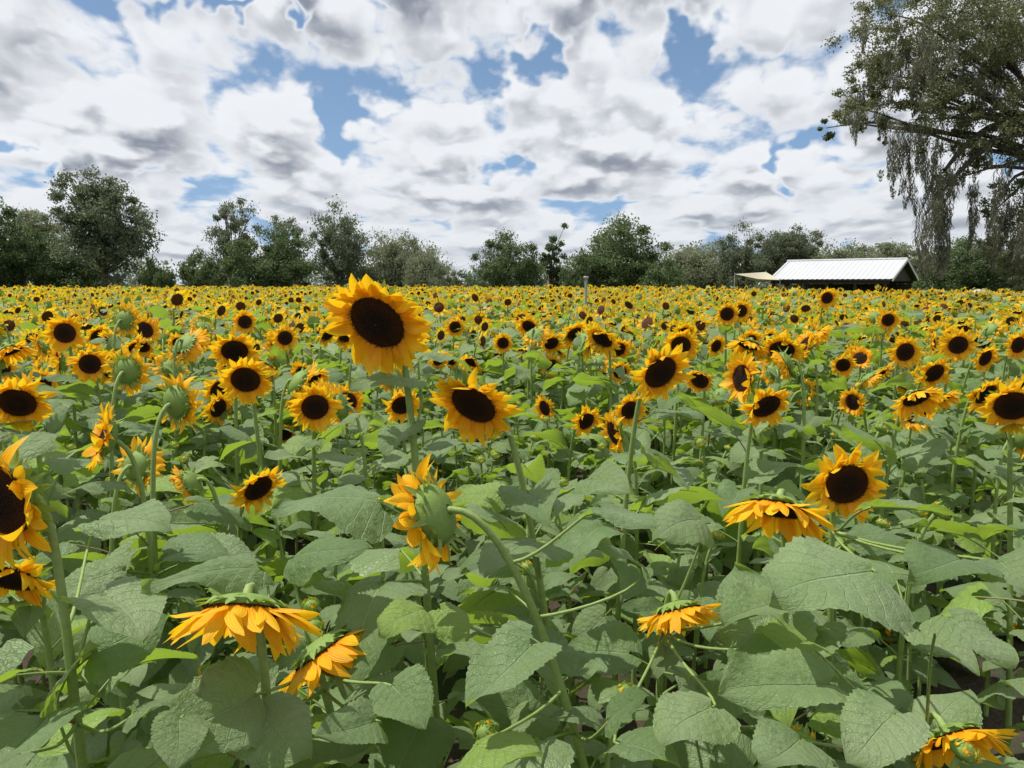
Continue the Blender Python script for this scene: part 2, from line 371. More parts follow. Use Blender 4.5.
# keep the two clearly seen foreground stems free of nearer leaves
hscr+=[(488,505,30,1.5),(515,545,30,1.5),(545,590,26,1.5),(568,640,24,1.5),(585,690,22,1.5),(22,600,26,1.3),(35,650,26,1.3),(50,700,24,1.3)]
for i,(px,py,sz,s,yaw,pt,var,label,short,mid) in enumerate(HERO):
    d=FPX*.225*s/sz; hp=at(px,py,d); n=nvec(yaw,pt); q=np.random.default_rng(900+i)
    p1=None
    if mid:
        mp=at(mid[0],mid[1],d+.05)
        base=np.array([mp[0]+(mp[0]-hp[0])*.8,max(mp[1]+.12,.55),0.]); p1=mp
        base[0]=np.clip(base[0],hp[0]-.45,hp[0]+.45)
    else:
        base=np.array([hp[0]-n[0]*.13+q.uniform(-.06,.06),hp[1]-n[1]*.13+q.uniform(-.02,.1),0.])
    near=d<2.6
    root,path=plant(base,hp,n,var,s,17 if near else 13,i*3+1,label,p1,1.0,.22,.93 if i<2 else (.84 if near else .88),1.,True)
    heroes.append((root,path,d))
# hand-set leaves: base px -> tip px, depth base, depth tip, hero index, width ratio, droop
HL=[((872,572),(775,602),1.24,1.14,6,.85,.1),((600,508),(655,528),1.36,1.26,4,.75,.15),((634,594),(600,650),1.22,1.12,4,1.0,.15),((532,646),(472,710),1.2,1.1,4,.8,.15),
((830,685),(725,702),1.18,1.1,12,.65,.15),((895,715),(842,760),1.05,1.0,12,.85,.15),((254,568),(140,582),1.38,1.28,7,.46,.12),((102,596),(150,640),1.26,1.17,9,.85,.15),
((138,712),(202,690),1.12,1.12,9,.75,.1),((180,719),(172,772),1.08,1.02,8,.85,.2),((375,722),(318,742),1.16,1.08,8,.7,.15),((392,686),(424,730),1.2,1.12,8,.8,.2),
((950,618),(1015,666),1.22,1.13,12,.7,.15),((872,507),(962,517),1.48,1.4,6,.5,.15),((734,422),(779,452),1.75,1.65,5,.8,.2),((412,380),(346,388),1.6,1.52,0,.62,.25),
((-12,462),(68,430),1.25,1.3,9,.5,.12),((312,494),(262,525),1.75,1.6,13,.6,.2),((762,562),(702,571),1.55,1.45,11,.6,.2),
((920,690),(960,663),1.0,1.0,12,.45,.12),((530,368),(578,380),2.2,2.1,1,.55,.2),((640,567),(600,545),1.4,1.35,4,.6,.15),((712,708),(662,746),1.16,1.08,11,.8,.2),
((478,745),(542,758),1.14,1.06,4,.8,.15),((610,720),(648,697),1.28,1.24,4,.75,.2),((20,755),(-20,782),1.0,.95,9,.8,.15),((258,710),(312,757),1.18,1.1,8,.8,.2),
((422,610),(378,634),1.38,1.3,8,.8,.15),((806,643),(756,650),1.4,1.32,12,.7,.2),((1000,562),(1035,598),1.4,1.3,6,.85,.15),((300,555),(372,546),1.5,1.42,8,.55,.15),((100,522),(174,528),1.6,1.5,9,.5,.12),
((500,430),(480,466),1.65,1.55,1,.7,.25),((410,425),(388,456),1.65,1.55,0,.7,.25),((425,440),(465,466),1.7,1.6,0,.65,.25),((780,602),(728,627),1.36,1.28,11,.75,.2),((590,480),(634,490),1.6,1.5,1,.7,.15),
((870,640),(922,652),1.22,1.14,12,.8,.2),((800,740),(762,768),1.08,1.0,12,.85,.2),((60,690),(95,645),1.3,1.25,9,.75,.15),((620,745),(685,765),1.18,1.1,11,.8,.2),((700,640),(652,668),1.38,1.3,11,.8,.2),((350,600),(302,590),1.6,1.55,8,.7,.25),((440,610),(470,640),1.4,1.35,4,.8,.2),((740,650),(790,672),1.3,1.25,11,.8,.2),((960,560),(915,580),1.4,1.3,6,.8,.2),((700,520),(650,535),1.7,1.6,11,.7,.2)]
for i,(a,b,da,db,hi,wr,dr) in enumerate(HL):
    A=at(*a,da); B=at(*b,db)
    if i!=15 and blocks((A+B)/2,np.linalg.norm(B-A)*.35): continue
    root,path,_=heroes[hi]; Yv=B-A; L=np.linalg.norm(Yv); Yv/=L
    q=np.random.default_rng(i); up=np.array([q.uniform(-.45,.35),q.uniform(-.55,.10),1.]); X=np.cross(Yv,up); X/=np.linalg.norm(X); Z=np.cross(X,Yv)
    P,U=blade(L,L*wr*1.15,39,17,dr,q.uniform(-.05,.5),.055,i); sh=P.shape; P[...,2]+=dr*L*P[...,1]/L
    P=(P.reshape(-1,3)@np.array([X,Yv,Z])+A).reshape(sh)
    g=G(); g.grid(P,0,U=U)
    k=int(np.argmin(np.abs(path[:12,2]-(A[2]-.12)))) if A[2]>.3 else 2; s0=path[k]
    tt_=np.linspace(0,1,9)[:,None]; c1=s0+(A-s0)*.4-np.array([0,0,.03]); c2=A-Yv*.05-np.array([0,0,.02])
    pa=(1-tt_)**3*s0+3*(1-tt_)**2*tt_*c1+3*(1-tt_)*tt_**2*c2+tt_**3*A
    g.tube(pa,np.linspace(.0036,.0022,9),7,1); g.tube(P[:26,8]-Z*.0015,np.linspace(.0022,.0006,26),5,1)
    o=link('leaf',g.mesh('leaf',PM),root); o.matrix_basis=Matrix.Translation(-root.location)
# prototypes
PSPEC=[(-12,0),(-26,0),(-38,2),(-16,3),(-60,1),(5,2),(-28,4),(25,0),(60,5),(-20,2),(-45,1),(50,5),(-5,2),(-34,0)]
protos=[]
for i,(pt,var) in enumerate(PSPEC):
    q=np.random.default_rng(300+i); n=nvec(0,pt); H=1.30+q.uniform(-.04,.04); bd=var==5
    root,_=plant((0,0,0),(q.uniform(-.05,.05),-.10,H),n,var,(1.0+q.uniform(-.12,.1)) if not bd else .55,18 if bd else 16,400+i,'',None,1.,.2,.95 if bd else .9,1.0)
    protos.append(root)
# random positions
pts=[]; y=1.05
while y<59:
    cell=.31 if y<2.4 else (.345 if y<28 else .41)
    xm=y*.70+1.2
    for ix in range(int(-xm/cell)-1,int(xm/cell)+2):
        x=ix*cell+rng.uniform(-.48,.48)*cell; yy=y+rng.uniform(-.48,.48)*cell
        if abs(x)>xm: continue
        e=(x/yy-.20)/.14; lim=59-24*min(1,max(0,e))
        if yy>lim: continue
        pts.append((x,yy))
    y+=cell
hb=np.array([[h[0].location.x,h[0].location.y] for h in heroes])
stuff=[]; NI=300-len(HERO)
quiet=[(690,462,70,9),(965,475,110,9),(330,365,40,9),(560,465,90,9),(350,470,60,9),(960,600,160,9),(600,620,160,9)]
pts.sort(key=lambda p:p[1])
ordn=['nearest','second','third','fourth','fifth','sixth','seventh','eighth','ninth','tenth','eleventh','twelfth']
recs=[]
for x,y in pts:
    if np.min(np.hypot(hb[:,0]-x,hb[:,1]-y))<.15: continue
    if len(recs)<NI:
        if not abs(x)<y*.69+.22: continue
        ok=False
        for tr in range(8):
            near=y<1.95
            k=int(rng.choice([8,11])) if near or rng.random()<.05 else int(rng.choice([0,1,2,3,4,5,6,7,9,10,12,13],p=[.07,.09,.12,.08,.11,.10,.08,.05,.11,.06,.07,.06]))
            yaw=rng.normal(18,56) if rng.random()<.62 else rng.uniform(-180,180); sc=rng.uniform(.87,1.10)
            if near: sc=rng.uniform(.70,.82)
            ya=R(yaw); hx=x+math.sin(ya)*.1*sc; hy=y-math.cos(ya)*.1*sc; hz=1.3*sc
            px,py,d=proj((hx,hy,hz)); sz=FPX*.2/d
            bad=any((d<hd+.1 and math.hypot(px-a,py-b)<.5*(sz*1.1+c_)) or (c_>60 and d<hd*(3.2 if c_>90 else 1.9) and math.hypot(px-a,py-b)<.52*(sz+c_)) for a,b,c_,hd in hscr)
            if not near and k not in(8,11): bad=bad or any(math.hypot(px-a,py-b)<.5*(sz*.6+c_) for a,b,c_,hd in quiet)
            if not bad: ok=True;break
        if not ok: k=8; sc=.74
        p=protos[k]; o=dup(p)
        o.location=(x,y,0); o.rotation_euler=(rng.normal(0,.04),rng.normal(0,.04),ya); o.scale=(sc,sc,sc)
        if y<4.5:
            Mw=Matrix.Translation((x,y,0))@Matrix.Rotation(ya,4,'Z')@Matrix.Diagonal((sc,sc,sc,1))
            for ch in list(o.children):
                if ch.name.startswith('leaf'):
                    s=ch.scale[0]*sc; cc=Mw@ch.matrix_basis@Vector((0,.2,0))
                    if blocks(np.array(cc),.09*s): bpy.data.objects.remove(ch)
        recs.append((o,px,py,k,yaw))
    else: stuff.append((x,y))
for p in protos:
    for ch in list(p.children_recursive): bpy.data.objects.remove(ch)
    bpy.data.objects.remove(p)
lm=[(h[0],h[1],h[8]) for h in HERO if h[8]]
cnt={}
recs.sort(key=lambda r_:min(math.hypot(r_[1]-a,r_[2]-b) for a,b,_ in lm))
for o,px,py,k,yaw in recs:
    a,b,nm=min(lm,key=lambda l:math.hypot(px-l[0],py-l[1])); an=math.degrees(math.atan2(b-py,px-a))%360
    dw=['right of','upper right of','above','upper left of','left of','lower left of','below','lower right of'][int((an+22.5)//45)%8]
    yw=(yaw+180)%360-180
    if k in(8,11): f='green bud sunflower'; 
    elif k in(4,10): f='drooping sunflower'
    elif abs(yw)<50: f='sunflower facing the camera'
    elif abs(yw)>125: f='sunflower facing away'
    else: f='sunflower turned '+('right' if yw>0 else 'left')
    key=(f,dw,nm); c=cnt.get(key,0); cnt[key]=c+1
    o['label']=((ordn[c] if c<12 else str(c+1)+'th')+' '+f+' '+dw+' '+nm); o['category']='sunflower'; o['group']=GROUP
# the rest of the field: one object
def inst(g,T,Rm,tr):
    V,F,M,U=T; n=len(tr); k=len(V)
    VV=np.einsum('nij,kj->nki',Rm,V)+tr[:,None,:]
    FF=(F[None]+(np.arange(n)*k)[:,None,None]).reshape(-1,4)
    g.add(VV.reshape(-1,3),FF,np.tile(M,n),np.tile(U,(n,1)))
NLP=14
def lowplant(i,lod):
    q=np.random.default_rng(600+i); g=G(); pt=[-5,-18,-35,5,-58,-22,15,-50,-12,-30,30,-8,-70,45][i%NLP]; n=nvec(0,pt); H=1.28+q.uniform(-.10,.09)
    head=np.array([q.uniform(-.05,.05),-.1,H]); path=stempath(np.zeros(3),head,n,N=7 if lod==1 else 5)
    g.tube(path,np.linspace(.012,.007,len(path)),4 if lod==1 else 3,1)
    for j,M in leaf_mats(path,12 if lod==1 else 7,q,.4 if lod==1 else .5,.88 if lod==1 else .82,1.08):
        A=np.array(M); V,F,mm,U=LT[j%8]; g.add(V@A[:3,:3].T+A[:3,3],F,mm,U)
    hs=(1.12 if lod==1 else 1.36)*q.uniform(.84,1.14)
    A=np.array(headmtx(head,n,hs,0)); V,F,mm,U=LH[(1 if pt<-40 else 0,lod,i%3)]; g.add(V@A[:3,:3].T+A[:3,3],F,mm,U)
    return g.data()
g=G(); st=np.array(stuff)
for lod,(a,b) in((1,(0,26)),(2,(26,99))):
    sel=st[(st[:,1]>=a)&(st[:,1]<b)]; which=rng.integers(0,NLP,len(sel))
    for i in range(NLP):
        T=lowplant(i+NLP*lod,lod); P=sel[which==i]; n=len(P)
        yaw=np.where(rng.random(n)<.58,rng.normal(20,60,n),rng.uniform(-180,180,n)); ya=np.radians(yaw)
        pat=.035*np.sin(P[:,0]*1.3+P[:,1]*.7)+.035*np.sin(P[:,0]*.6-P[:,1]*1.1)
        sc=rng.uniform(.86,1.07,n)+.09*(rng.random(n)<.12)+pat
        Rm=np.zeros((n,3,3)); Rm[:,0,0]=np.cos(ya);Rm[:,0,1]=-np.sin(ya);Rm[:,1,0]=np.sin(ya);Rm[:,1,1]=np.cos(ya);Rm[:,2,2]=1; Rm*=sc[:,None,None]
        inst(g,T,Rm,np.column_stack([P,np.zeros(n)]))
tag(link('sunflower_field',g.mesh('sunflower_field',PM)),'countless distant sunflowers filling the field back to the treeline','sunflower field',kind='stuff')
# ---------------------------------------------------------------- ground
GZ=-1.4
def gz(y): return 0. if y<59 else (GZ if y>78 else GZ*(0.5-0.5*math.cos(PI*(y-59)/19)))
ys=[-40,-10,0,5,10,20,40,59,62,65,68,71,74,78,100,200,500,1500,4000]; xs=[-3000,-600,-100,-20,0,20,100,600,3000]
g=G(); g.grid(np.array([[[x,y,gz(y)] for x in xs] for y in ys]),0)
m,t=mat('field_ground'); ge=t.n('ShaderNodeNewGeometry'); P_=ge.outputs['Position']; sp=t.n('ShaderNodeSeparateXYZ'); t.put(sp.inputs[0],P_)
soil=t.mix(t.noise(P_,6,5),(.035,.028,.02),(.09,.07,.05)); soil=t.mix(t.mr(t.noise(P_,2.2,3),.45,.6),soil,(.03,.045,.016))
gr=t.mix(t.noise(P_,.6,4),(.05,.085,.02),(.11,.13,.04))
finish(t,t.mix(t.mr(sp.outputs[1],30,33),soil,gr),.95,t.noise(P_,25,4),.7,.04,spec=.1)
o=link('ground',g.mesh('ground',[m])); o['kind']='structure'; o['label']='soil and grass ground'; o['category']='ground'
# ---------------------------------------------------------------- trees
def foliage(name,a,b,tr=.25,ns=.35):
    m,t=mat(name); r,g_=rand(t); oi=t.n('ShaderNodeObjectInfo'); P_=g_.outputs['Position']
    c=t.mix(t.mr(t.noise(P_,ns,2),.35,.65),a,b); c=t.mix(t.m('MULTIPLY',r,.5),c,tuple(q_*1.5 for q_ in b)); c=t.mix(t.m('MULTIPLY',oi.outputs['Random'],.3),c,tuple(q_*.7 for q_ in a))
    finish(t,c,.6,None,trans=tr,tcol=tuple(min(1,q_*1.8) for q_ in b),spec=.3); return m
FD=foliage('dark_tree_foliage',(.050,.080,.032),(.105,.145,.056),.3)
FL=foliage('pale_tree_foliage',(.12,.145,.085),(.20,.22,.13),.3)
FM=foliage('mossy_tree_foliage',(.068,.088,.050),(.135,.155,.09),.3)
FO=foliage('oak_foliage',(.070,.085,.036),(.155,.165,.075),.3,.8)
m,t=mat('spanish_moss'); r,g_=rand(t); finish(t,t.mix(r,(.10,.10,.07),(.26,.255,.185)),.9,None,trans=.3,tcol=(.24,.23,.16),spec=.1); MOSS=m
m,t=mat('tree_bark'); g_=t.n('ShaderNodeNewGeometry'); n_=t.noise(g_.outputs['Position'],3,5)
finish(t,t.mix(n_,(.045,.038,.03),(.15,.13,.105)),.9,n_,.8,.05,spec=.1); BARK=m
def cloudq(g,C,sig,n,size,q,m=0,flat=.65):
    C=np.repeat(np.asarray(C),n,0); N=len(C); sg=np.repeat(np.asarray(sig),n)[:,None]
    v=q.normal(size=(N,3)); v/=np.linalg.norm(v,axis=1)[:,None]; rr=q.random((N,1))**.55*q.uniform(.7,1.5,(N,1))
    p=C+v*rr*sg*1.5*np.array([1,1,flat])
    a=q.normal(size=(N,3)); a/=np.linalg.norm(a,axis=1)[:,None]; b=np.cross(a,q.normal(size=(N,3))); b/=np.linalg.norm(b,axis=1)[:,None]
    s=(size*q.uniform(.5,1.3,N))[:,None]; V=np.stack([p-a*s,p-b*s*.5,p+a*s,p+b*s*.5],1)
    g.add(V.reshape(-1,3),np.arange(4*N).reshape(-1,4),m)
def tuft(g,c,L,r0,n,wd,q,k=5):
    s=q.random(n)**.9; rad=r0*(1-s)**.6+.01; a=q.uniform(0,2*PI,n); rr=np.sqrt(q.random(n))*rad; sw=q.normal(0,.11,2)
    for i in range(n):
        l=L*q.uniform(.07,.22)*(1.15-.6*s[i]); p=np.array([c[0]+rr[i]*math.cos(a[i])+sw[0]*L*s[i],c[1]+rr[i]*math.sin(a[i])+sw[1]*L*s[i],c[2]-s[i]*L*.88])
        t=np.linspace(0,1,k); w=wd*q.uniform(.4,1.3)*np.sin(PI*(.12+.86*t))**.7; b=q.uniform(0,PI); ph=q.uniform(0,6)
        cc=np.stack([p[0]+.10*l*np.sin(t*8+ph)+q.normal(0,.22)*l*t,p[1]+.10*l*np.cos(t*7+ph),p[2]-l*t],-1); o=np.array([math.cos(b),math.sin(b),0])[None]*w[:,None]
        g.grid(np.stack([cc-o,cc+o],1),0)
def tree_meshes(seed,H,W,bf,nc,kind,leaf=.3,nl=230):
    q=np.random.default_rng(seed); v=q.normal(size=(nc,3)); v/=np.linalg.norm(v,axis=1)[:,None]; rr=q.uniform(.15,1,(nc,1))**.6
    lob=q.normal(size=(8,3)); lob/=np.linalg.norm(lob,axis=1)[:,None]; am=q.uniform(-.38,.30,8)
    f=1+((np.maximum(0,v@lob.T)**5)*am).sum(1)[:,None]
    rad=np.array([W/2*.88,W/2*.88,H*(1-bf)/2*.88]); ctr=np.array([0,0,H*(1+bf)/2]); 
    C=ctr+v*rr*rad*f*q.uniform(.76,1.15,(nc,1)); sig=W*q.uniform(.03,.09,nc)
    gc=G(); cloudq(gc,C,sig,nl,leaf,q)
    gt=G(); lean=q.normal(0,.04,2)*H; k=np.linspace(0,1,8)[:,None]; top=np.array([lean[0],lean[1],H*.78])
    tr=k*top+np.concatenate([.02*H*np.sin(k*5),.02*H*np.cos(k*4)-.02*H,0*k],1); gt.tube(tr,np.linspace(.03,.008,8)*H*.8,9,0)
    for c in C[:36]:
        j=int(np.clip((c[2]/H-.25)*8,2,6)); s0=tr[j]; kk=np.linspace(0,1,6)[:,None]; md=(s0+c)/2+np.array([0,0,-.03*H])
        gt.tube((1-kk)**2*s0+2*kk*(1-kk)*md+kk**2*c,np.linspace(.009,.003,6)*H*.8,5,0)
    gm=None
    if kind=='moss':
        gm=G()
        for c in C[q.integers(0,nc,28)]: tuft(gm,c+q.normal(size=3)*.3,H*q.uniform(.06,.17),.28,26,.035,q,4)
    fm={'dark':FD,'pale':FL,'moss':FM}[kind]
    return gt.mesh('trunk',[BARK]),gc.mesh('crown',[fm],False),(gm.mesh('hanging_moss',[MOSS]) if gm else None),H,W
TP={'round':tree_meshes(1,11,13,.02,135,'dark',.18,240),'tall':tree_meshes(12,16,12,.05,140,'moss',.18,230),'sparse':tree_meshes(3,12,9,.12,62,'moss',.15,180),'broad':tree_meshes(4,8,14,.0,110,'pale',.18,230),'bush':tree_meshes(5,4,7,.0,48,'dark',.14,220),'slim':tree_meshes(6,10,5,.1,45,'dark',.15,220),'oak':tree_meshes(8,12,12,.05,100,'pale',.18,230),'airy':tree_meshes(2,12,12,.05,84,'moss',.17,210)}
TR=[('round',-5,198,112,100,'dark dense tree at the far left edge of the treeline'),('oak',38,204,86,108,'lower dull green tree between the far left one and the tall dark tree'),('tall',108,156,108,98,'tall dark moss hung tree rising highest on the left of the treeline'),
('bush',158,256,50,95,'low round bush just right of the tall dark tree on the left'),('round',74,234,86,104,'dark tree filling in behind the left foot of the tall dark tree'),('sparse',236,192,62,100,'tall thin airy tree with sky showing through its crown'),('round',268,228,98,96,'dark tree below and right of the thin airy tree'),('bush',205,248,56,94,'dark bush left of the thin airy tree'),
('sparse',288,210,54,108,'airy mossy tree behind the dark one, left of the grey green tree'),('airy',342,202,82,100,'grey green tree in front of the gap behind the tallest sunflower'),('broad',395,234,88,104,'broad pale tree right of the tallest sunflower'),('broad',428,251,60,98,'low pale tree ending the left group of trees'),
('round',507,232,80,98,'dark domed tree at the centre of the treeline'),('slim',552,227,32,102,'slim upright tree between the domed tree and the large round oak'),('round',622,219,116,100,'large round dark tree right of centre'),('bush',578,253,52,96,'dark bush at the left foot of the large round tree'),
('broad',700,244,84,110,'pale low tree between the large round tree and the mossy pair'),('airy',745,222,72,104,'mossy dark tree above the cream shade sail, left of a pair'),('tall',788,217,72,106,'mossy tree above the cream shade sail, right of a pair'),
('broad',840,243,86,120,'pale tree behind the left half of the barn roof'),('oak',885,238,90,125,'pale tree behind the right half of the barn roof'),('round',960,238,106,110,'dark tree behind the moss curtains of the near oak'),('airy',1010,224,92,105,'tree filling the gap at the right edge below the near oak'),
('bush',462,270,48,110,'lowest bush in the gap left of the domed tree'),('bush',660,256,62,92,'dark bush at the right foot of the large round tree'),('bush',815,255,56,100,'bush directly left of the barn roof peak')]
for i,(k,px,top,w,d,lab) in enumerate(TR):
    trm,cr,mo,H,W=TP[k]; b=at(px,284,d); b[2]=GZ; hh=at(px,top,d)[2]-GZ
    o=empty('tree' if k!='bush' else 'bush',b,lab,'tree' if k!='bush' else 'bush','trees of the treeline'); ws=w/FPX*d/W; o.scale=(ws,ws,hh/H); o.rotation_euler=(0,0,i*1.3)
    link('trunk',trm,o); link('crown',cr,o)
    if mo: link('hanging_moss',mo,o)
q=np.random.default_rng(77); g=G()
C=[];sg=[]
for px in np.arange(-60,1120,5.):
    if 166<px<190 or 450<px<472: continue
    d=150+q.uniform(-8,8); tp=265+q.uniform(-6,6)-(12 if px>660 else 0)-8*math.sin(px*.05)*math.sin(px*.017)
    z=at(px,tp,d)[2]
    for zz in np.arange(GZ+.8,z,1.6): b=at(px,284,d); C.append([b[0],b[1],zz]); sg.append(1.3)
cloudq(g,C,sg,44,.4,q); tag(link('distant_wood',g.mesh('distant_wood',[FL],False)),'low hazy wood closing the horizon behind the treeline','wood',kind='stuff')
# near oak hung with moss
q=np.random.default_rng(21); D=22.
base=at(1085,284,D+1); base[2]=0
oak=empty('mossy_oak',base,'near oak draped with long Spanish moss, overhanging the top right corner','tree')
BL=[(880,12,32),(925,5,40),(975,5,45),(1015,20,40),(868,55,28),(905,48,32),(948,45,36),(1000,65,36),(856,92,24),(836,120,16),(878,105,24),(915,92,28),(955,92,30),(1015,105,28),(1050,50,50),(1065,110,50),(990,130,26),(890,132,13),(1060,180,36),(1035,205,26),(1012,235,24),(862,120,16),(935,122,24),(1005,262,20),(1030,150,24),(845,105,14),(1040,250,28),(1090,0,60),(960,-30,50),(1030,-30,50),(1110,80,60),(826,128,8),(1000,190,20),(960,150,20),(1018,280,16),(890,75,22),(930,70,26),(975,165,18),(950,180,14),(970,110,26),(910,120,18),(985,60,30),(990,215,16)]
C=[];sg=[]
for px,py,r_ in BL:
    for k in range(max(4,int(r_*r_/48))):
        v=q.normal(size=2)*r_*.58; C.append(at(px+v[0],py+v[1],D+q.uniform(-2,2)*r_/40)); sg.append(r_/FPX*D*q.uniform(.12,.32))
g=G(); cloudq(g,np.array(C),sg,165,.042,q); cr=link('crown',g.mesh('crown',[FO],False),oak); cr.matrix_basis=Matrix.Translation(-oak.location)
g=G(); k=np.linspace(0,1,9)[:,None]; fork=at(1075,170,D+.5)
g.tube(base+(fork-base)*k+np.array([.25,0,0])*np.sin(k*4),np.linspace(.62,.42,9),14,0)
for px,py,r_ in BL:
    c=at(px,py,D+q.uniform(-.6,.6)); md=(fork+c)/2+np.array([q.uniform(-.8,.8),0,q.uniform(-.2,1.8)])
    wv=np.concatenate([np.sin(k*7+q.uniform(0,6)),0*k,np.sin(k*6+q.uniform(0,6))],1)*.14*np.sin(k*PI)
    g.tube((1-k)**2*fork+2*k*(1-k)*md+k**2*c+wv,np.linspace(.10,.012,9),7,0)
g.tube((1-k)**2*at(1075,140,D)+2*k*(1-k)*at(1000,90,D)+k**2*at(945,170,D),np.linspace(.22,.05,9),8,0)
g.tube((1-k)**2*at(1060,120,D)+2*k*(1-k)*at(990,120,D)+k**2*at(925,215,D),np.linspace(.16,.03,9),8,0)
tk=link('trunk',g.mesh('trunk',[BARK]),oak); tk.matrix_basis=Matrix.Translation(-oak.location)
g=G()
MS=[(905,115,220,7,5),(892,125,188,5,3),(912,135,190,6,2),(932,100,190,8,4),(952,115,235,11,5),(942,150,272,10,8),(930,190,292,7,7),(964,110,230,12,4),(985,105,225,12,4),(980,165,262,8,4),(1002,150,275,7,3),(1018,110,180,8,3),(870,60,118,7,4),(848,108,148,6,3),(888,40,108,10,4),(925,30,110,12,4),(1014,200,290,6,3),(965,40,125,14,4),(1000,45,125,14,4),(1040,180,290,14,4),(878,100,152,7,3),(915,50,145,13,4),(862,20,60,8,3),(900,5,60,14,3),(1012,60,150,8,3),(1020,170,275,5,3),(950,10,80,14,3),(990,10,80,14,3),(952,240,290,9,4)]
for px,y0,y1,w,nt in MS:
    for _ in range(nt):
        cx=px+q.normal()*w*1.05; ty=y0+abs(q.normal())*(y1-y0)*.4; L=max(.35,(y1-ty)/FPX*D*q.uniform(.25,1.)); c=at(cx,ty,D+q.normal()*.9)
        tuft(g,c,L,.07+.085*L*q.uniform(.5,1.5),int(60+95*L),.012,q)
ms=link('hanging_moss',g.mesh('hanging_moss',[MOSS]),oak); ms.matrix_basis=Matrix.Translation(-oak.location)
# ---------------------------------------------------------------- barn
def simple(name,c,rough=.6,ns=2.,var=.8,bump=0,metal=0):
    m,t=mat(name); g_=t.n('ShaderNodeNewGeometry'); n_=t.noise(g_.outputs['Position'],ns,4)
    finish(t,t.mix(n_,tuple(q_*var for q_ in c),c),rough,n_ if bump else None,bump,.02,spec=.3); return m
WR=simple('white_metal_roof',(.52,.53,.55),.5,.6,.84); WD=simple('barn_wood',(.05,.038,.028),.8,4,.5,.4); WP=simple('white_paint',(.55,.55,.54),.5); CR=simple('cream_cloth',(.46,.42,.31),.8); GM=simple('grey_metal',(.35,.36,.37),.4)
bp=at(842,284,68); bp[2]=GZ-.05
barn=empty('barn',bp,'open sided barn with white ribbed metal roof behind the field at right','barn'); barn.rotation_euler=(0,0,R(-40))
LX,LY,ZE,ZR=5.0,4.4,3.6,5.3
def slope(sy):
    g=G(); xs=[];zz=[]
    for i in range(25):
        x=-LX+i*2*LX/24.; xs+= [x,x+.05,x+.12,x+.17]; zz+=[0,.03,.03,0.]
    P=np.array([[[x,sy*LY*f,ZR-(ZR-ZE)*f+z] for x,z in zip(xs,zz)] for f in(0,.5,1)]); g.grid(P,0); g.grid(P-np.array([0,0,.14]),1); return g
for sy in(-1,1): link('roof_slope',slope(sy).mesh('roof_slope',[WR,WD],False),barn)
g=G(); g.tube(np.array([[-LX,0,ZR+.03],[LX+.2,0,ZR+.03]]),[.1,.1],8); link('ridge_cap',g.mesh('ridge_cap',[WR]),barn)
for sx in(-1,1):
    g=G()
    for sy in(-1,1):
        V=[]
        for f in(0,1):
            for x in(sx*LX+.20,sx*LX+.26):
                for z in(-.18,.06): V.append([x,sy*LY*f,ZR-(ZR-ZE)*f+z])
        g.add(V,[[0,1,5,4],[2,6,7,3],[0,4,6,2],[1,3,7,5],[4,5,7,6],[0,2,3,1]])
    link('gable_trim',g.mesh('gable_trim',[WP],False),barn)
    g=G(); x=sx*(LX-.25)
    for i in range(20):
        y=-LY+.4+i*(2*LY-.8)/19.; zt=ZR-(ZR-ZE)*abs(y)/LY-.25; g.box((x,y,(zt+ZE-.1)/2),(.05,(2*LY-.8)/19.-.02,max(.05,zt-ZE+.1)))
    link('gable_boards',g.mesh('gable_boards',[WD],False),barn)
for x in np.linspace(-LX+.4,LX-.4,5):
    for y in(-LY+.3,LY-.3):
        g=G(); g.box((x,y,ZE/2-.05),(.2,.2,ZE-.1)); link('post',g.mesh('post',[WD],False),barn)
    g=G(); g.box((x,0,ZE-.08),(.12,2*LY-.9,.22)); link('truss',g.mesh('truss',[WD],False),barn)
for y in(-LY+.3,LY-.3):
    g=G(); g.box((0,y,ZE-.24),(2*LX-.3,.16,.25)); link('beam',g.mesh('beam',[WD],False),barn)
g=G()
for i in range(25): g.box((-LX+.4+i*.385,LY-.55,1.6),(.37,.05,3.2))
link('back_wall',g.mesh('back_wall',[WD],False),barn)
# shade sail
s0=at(757,284,66); s0[2]=GZ
sail=empty('shade_sail',s0,'cream triangular shade sail stretched left of the barn','shade sail')
A,B,Cc,Dd=[at(735,274,66)-s0,at(780,280,64)-s0,at(758,279,62)-s0,at(766,272,70)-s0]
u=np.linspace(0,1,9)
P=np.array([[ (A*(1-a)+Dd*a)*(1-b)+(Cc*(1-a)+B*a)*b-np.array([0,0,.5])*math.sin(PI*a)*math.sin(PI*b) for a in u] for b in u])
g=G(); g.grid(P,0); link('cloth',g.mesh('cloth',[CR]),sail)
for p in(A,B,Dd):
    g=G(); g.tube(np.array([[p[0],p[1],0],[p[0],p[1],p[2]+.1]]),[.05,.04],8); link('pole',g.mesh('pole',[GM]),sail)
c0=at(978,284,58); c0[2]=gz(c0[1])
ten=empty('canopy_tent',c0,'low white peaked canopy behind the flowers at the right edge','canopy'); ten.rotation_euler=(0,0,.4)
zt=at(978,289,58)[2]-c0[2]; g=G(); h=1.3; 
g.add([[-h,-h,zt-.5],[h,-h,zt-.5],[h,h,zt-.5],[-h,h,zt-.5],[-.05,-.05,zt],[.05,-.05,zt],[.05,.05,zt],[-.05,.05,zt]],[[0,1,5,4],[1,2,6,5],[2,3,7,6],[3,0,4,7],[4,5,6,7]]); link('canopy_top',g.mesh('canopy_top',[WP],False),ten)
for sx in(-1,1):
    for sy in(-1,1):
        g=G(); g.box((sx*1.24,sy*1.24,(zt-.5)/2),(.06,.06,zt-.5)); link('leg',g.mesh('leg',[GM],False),ten)
p0=at(586,284,16); p0[2]=0
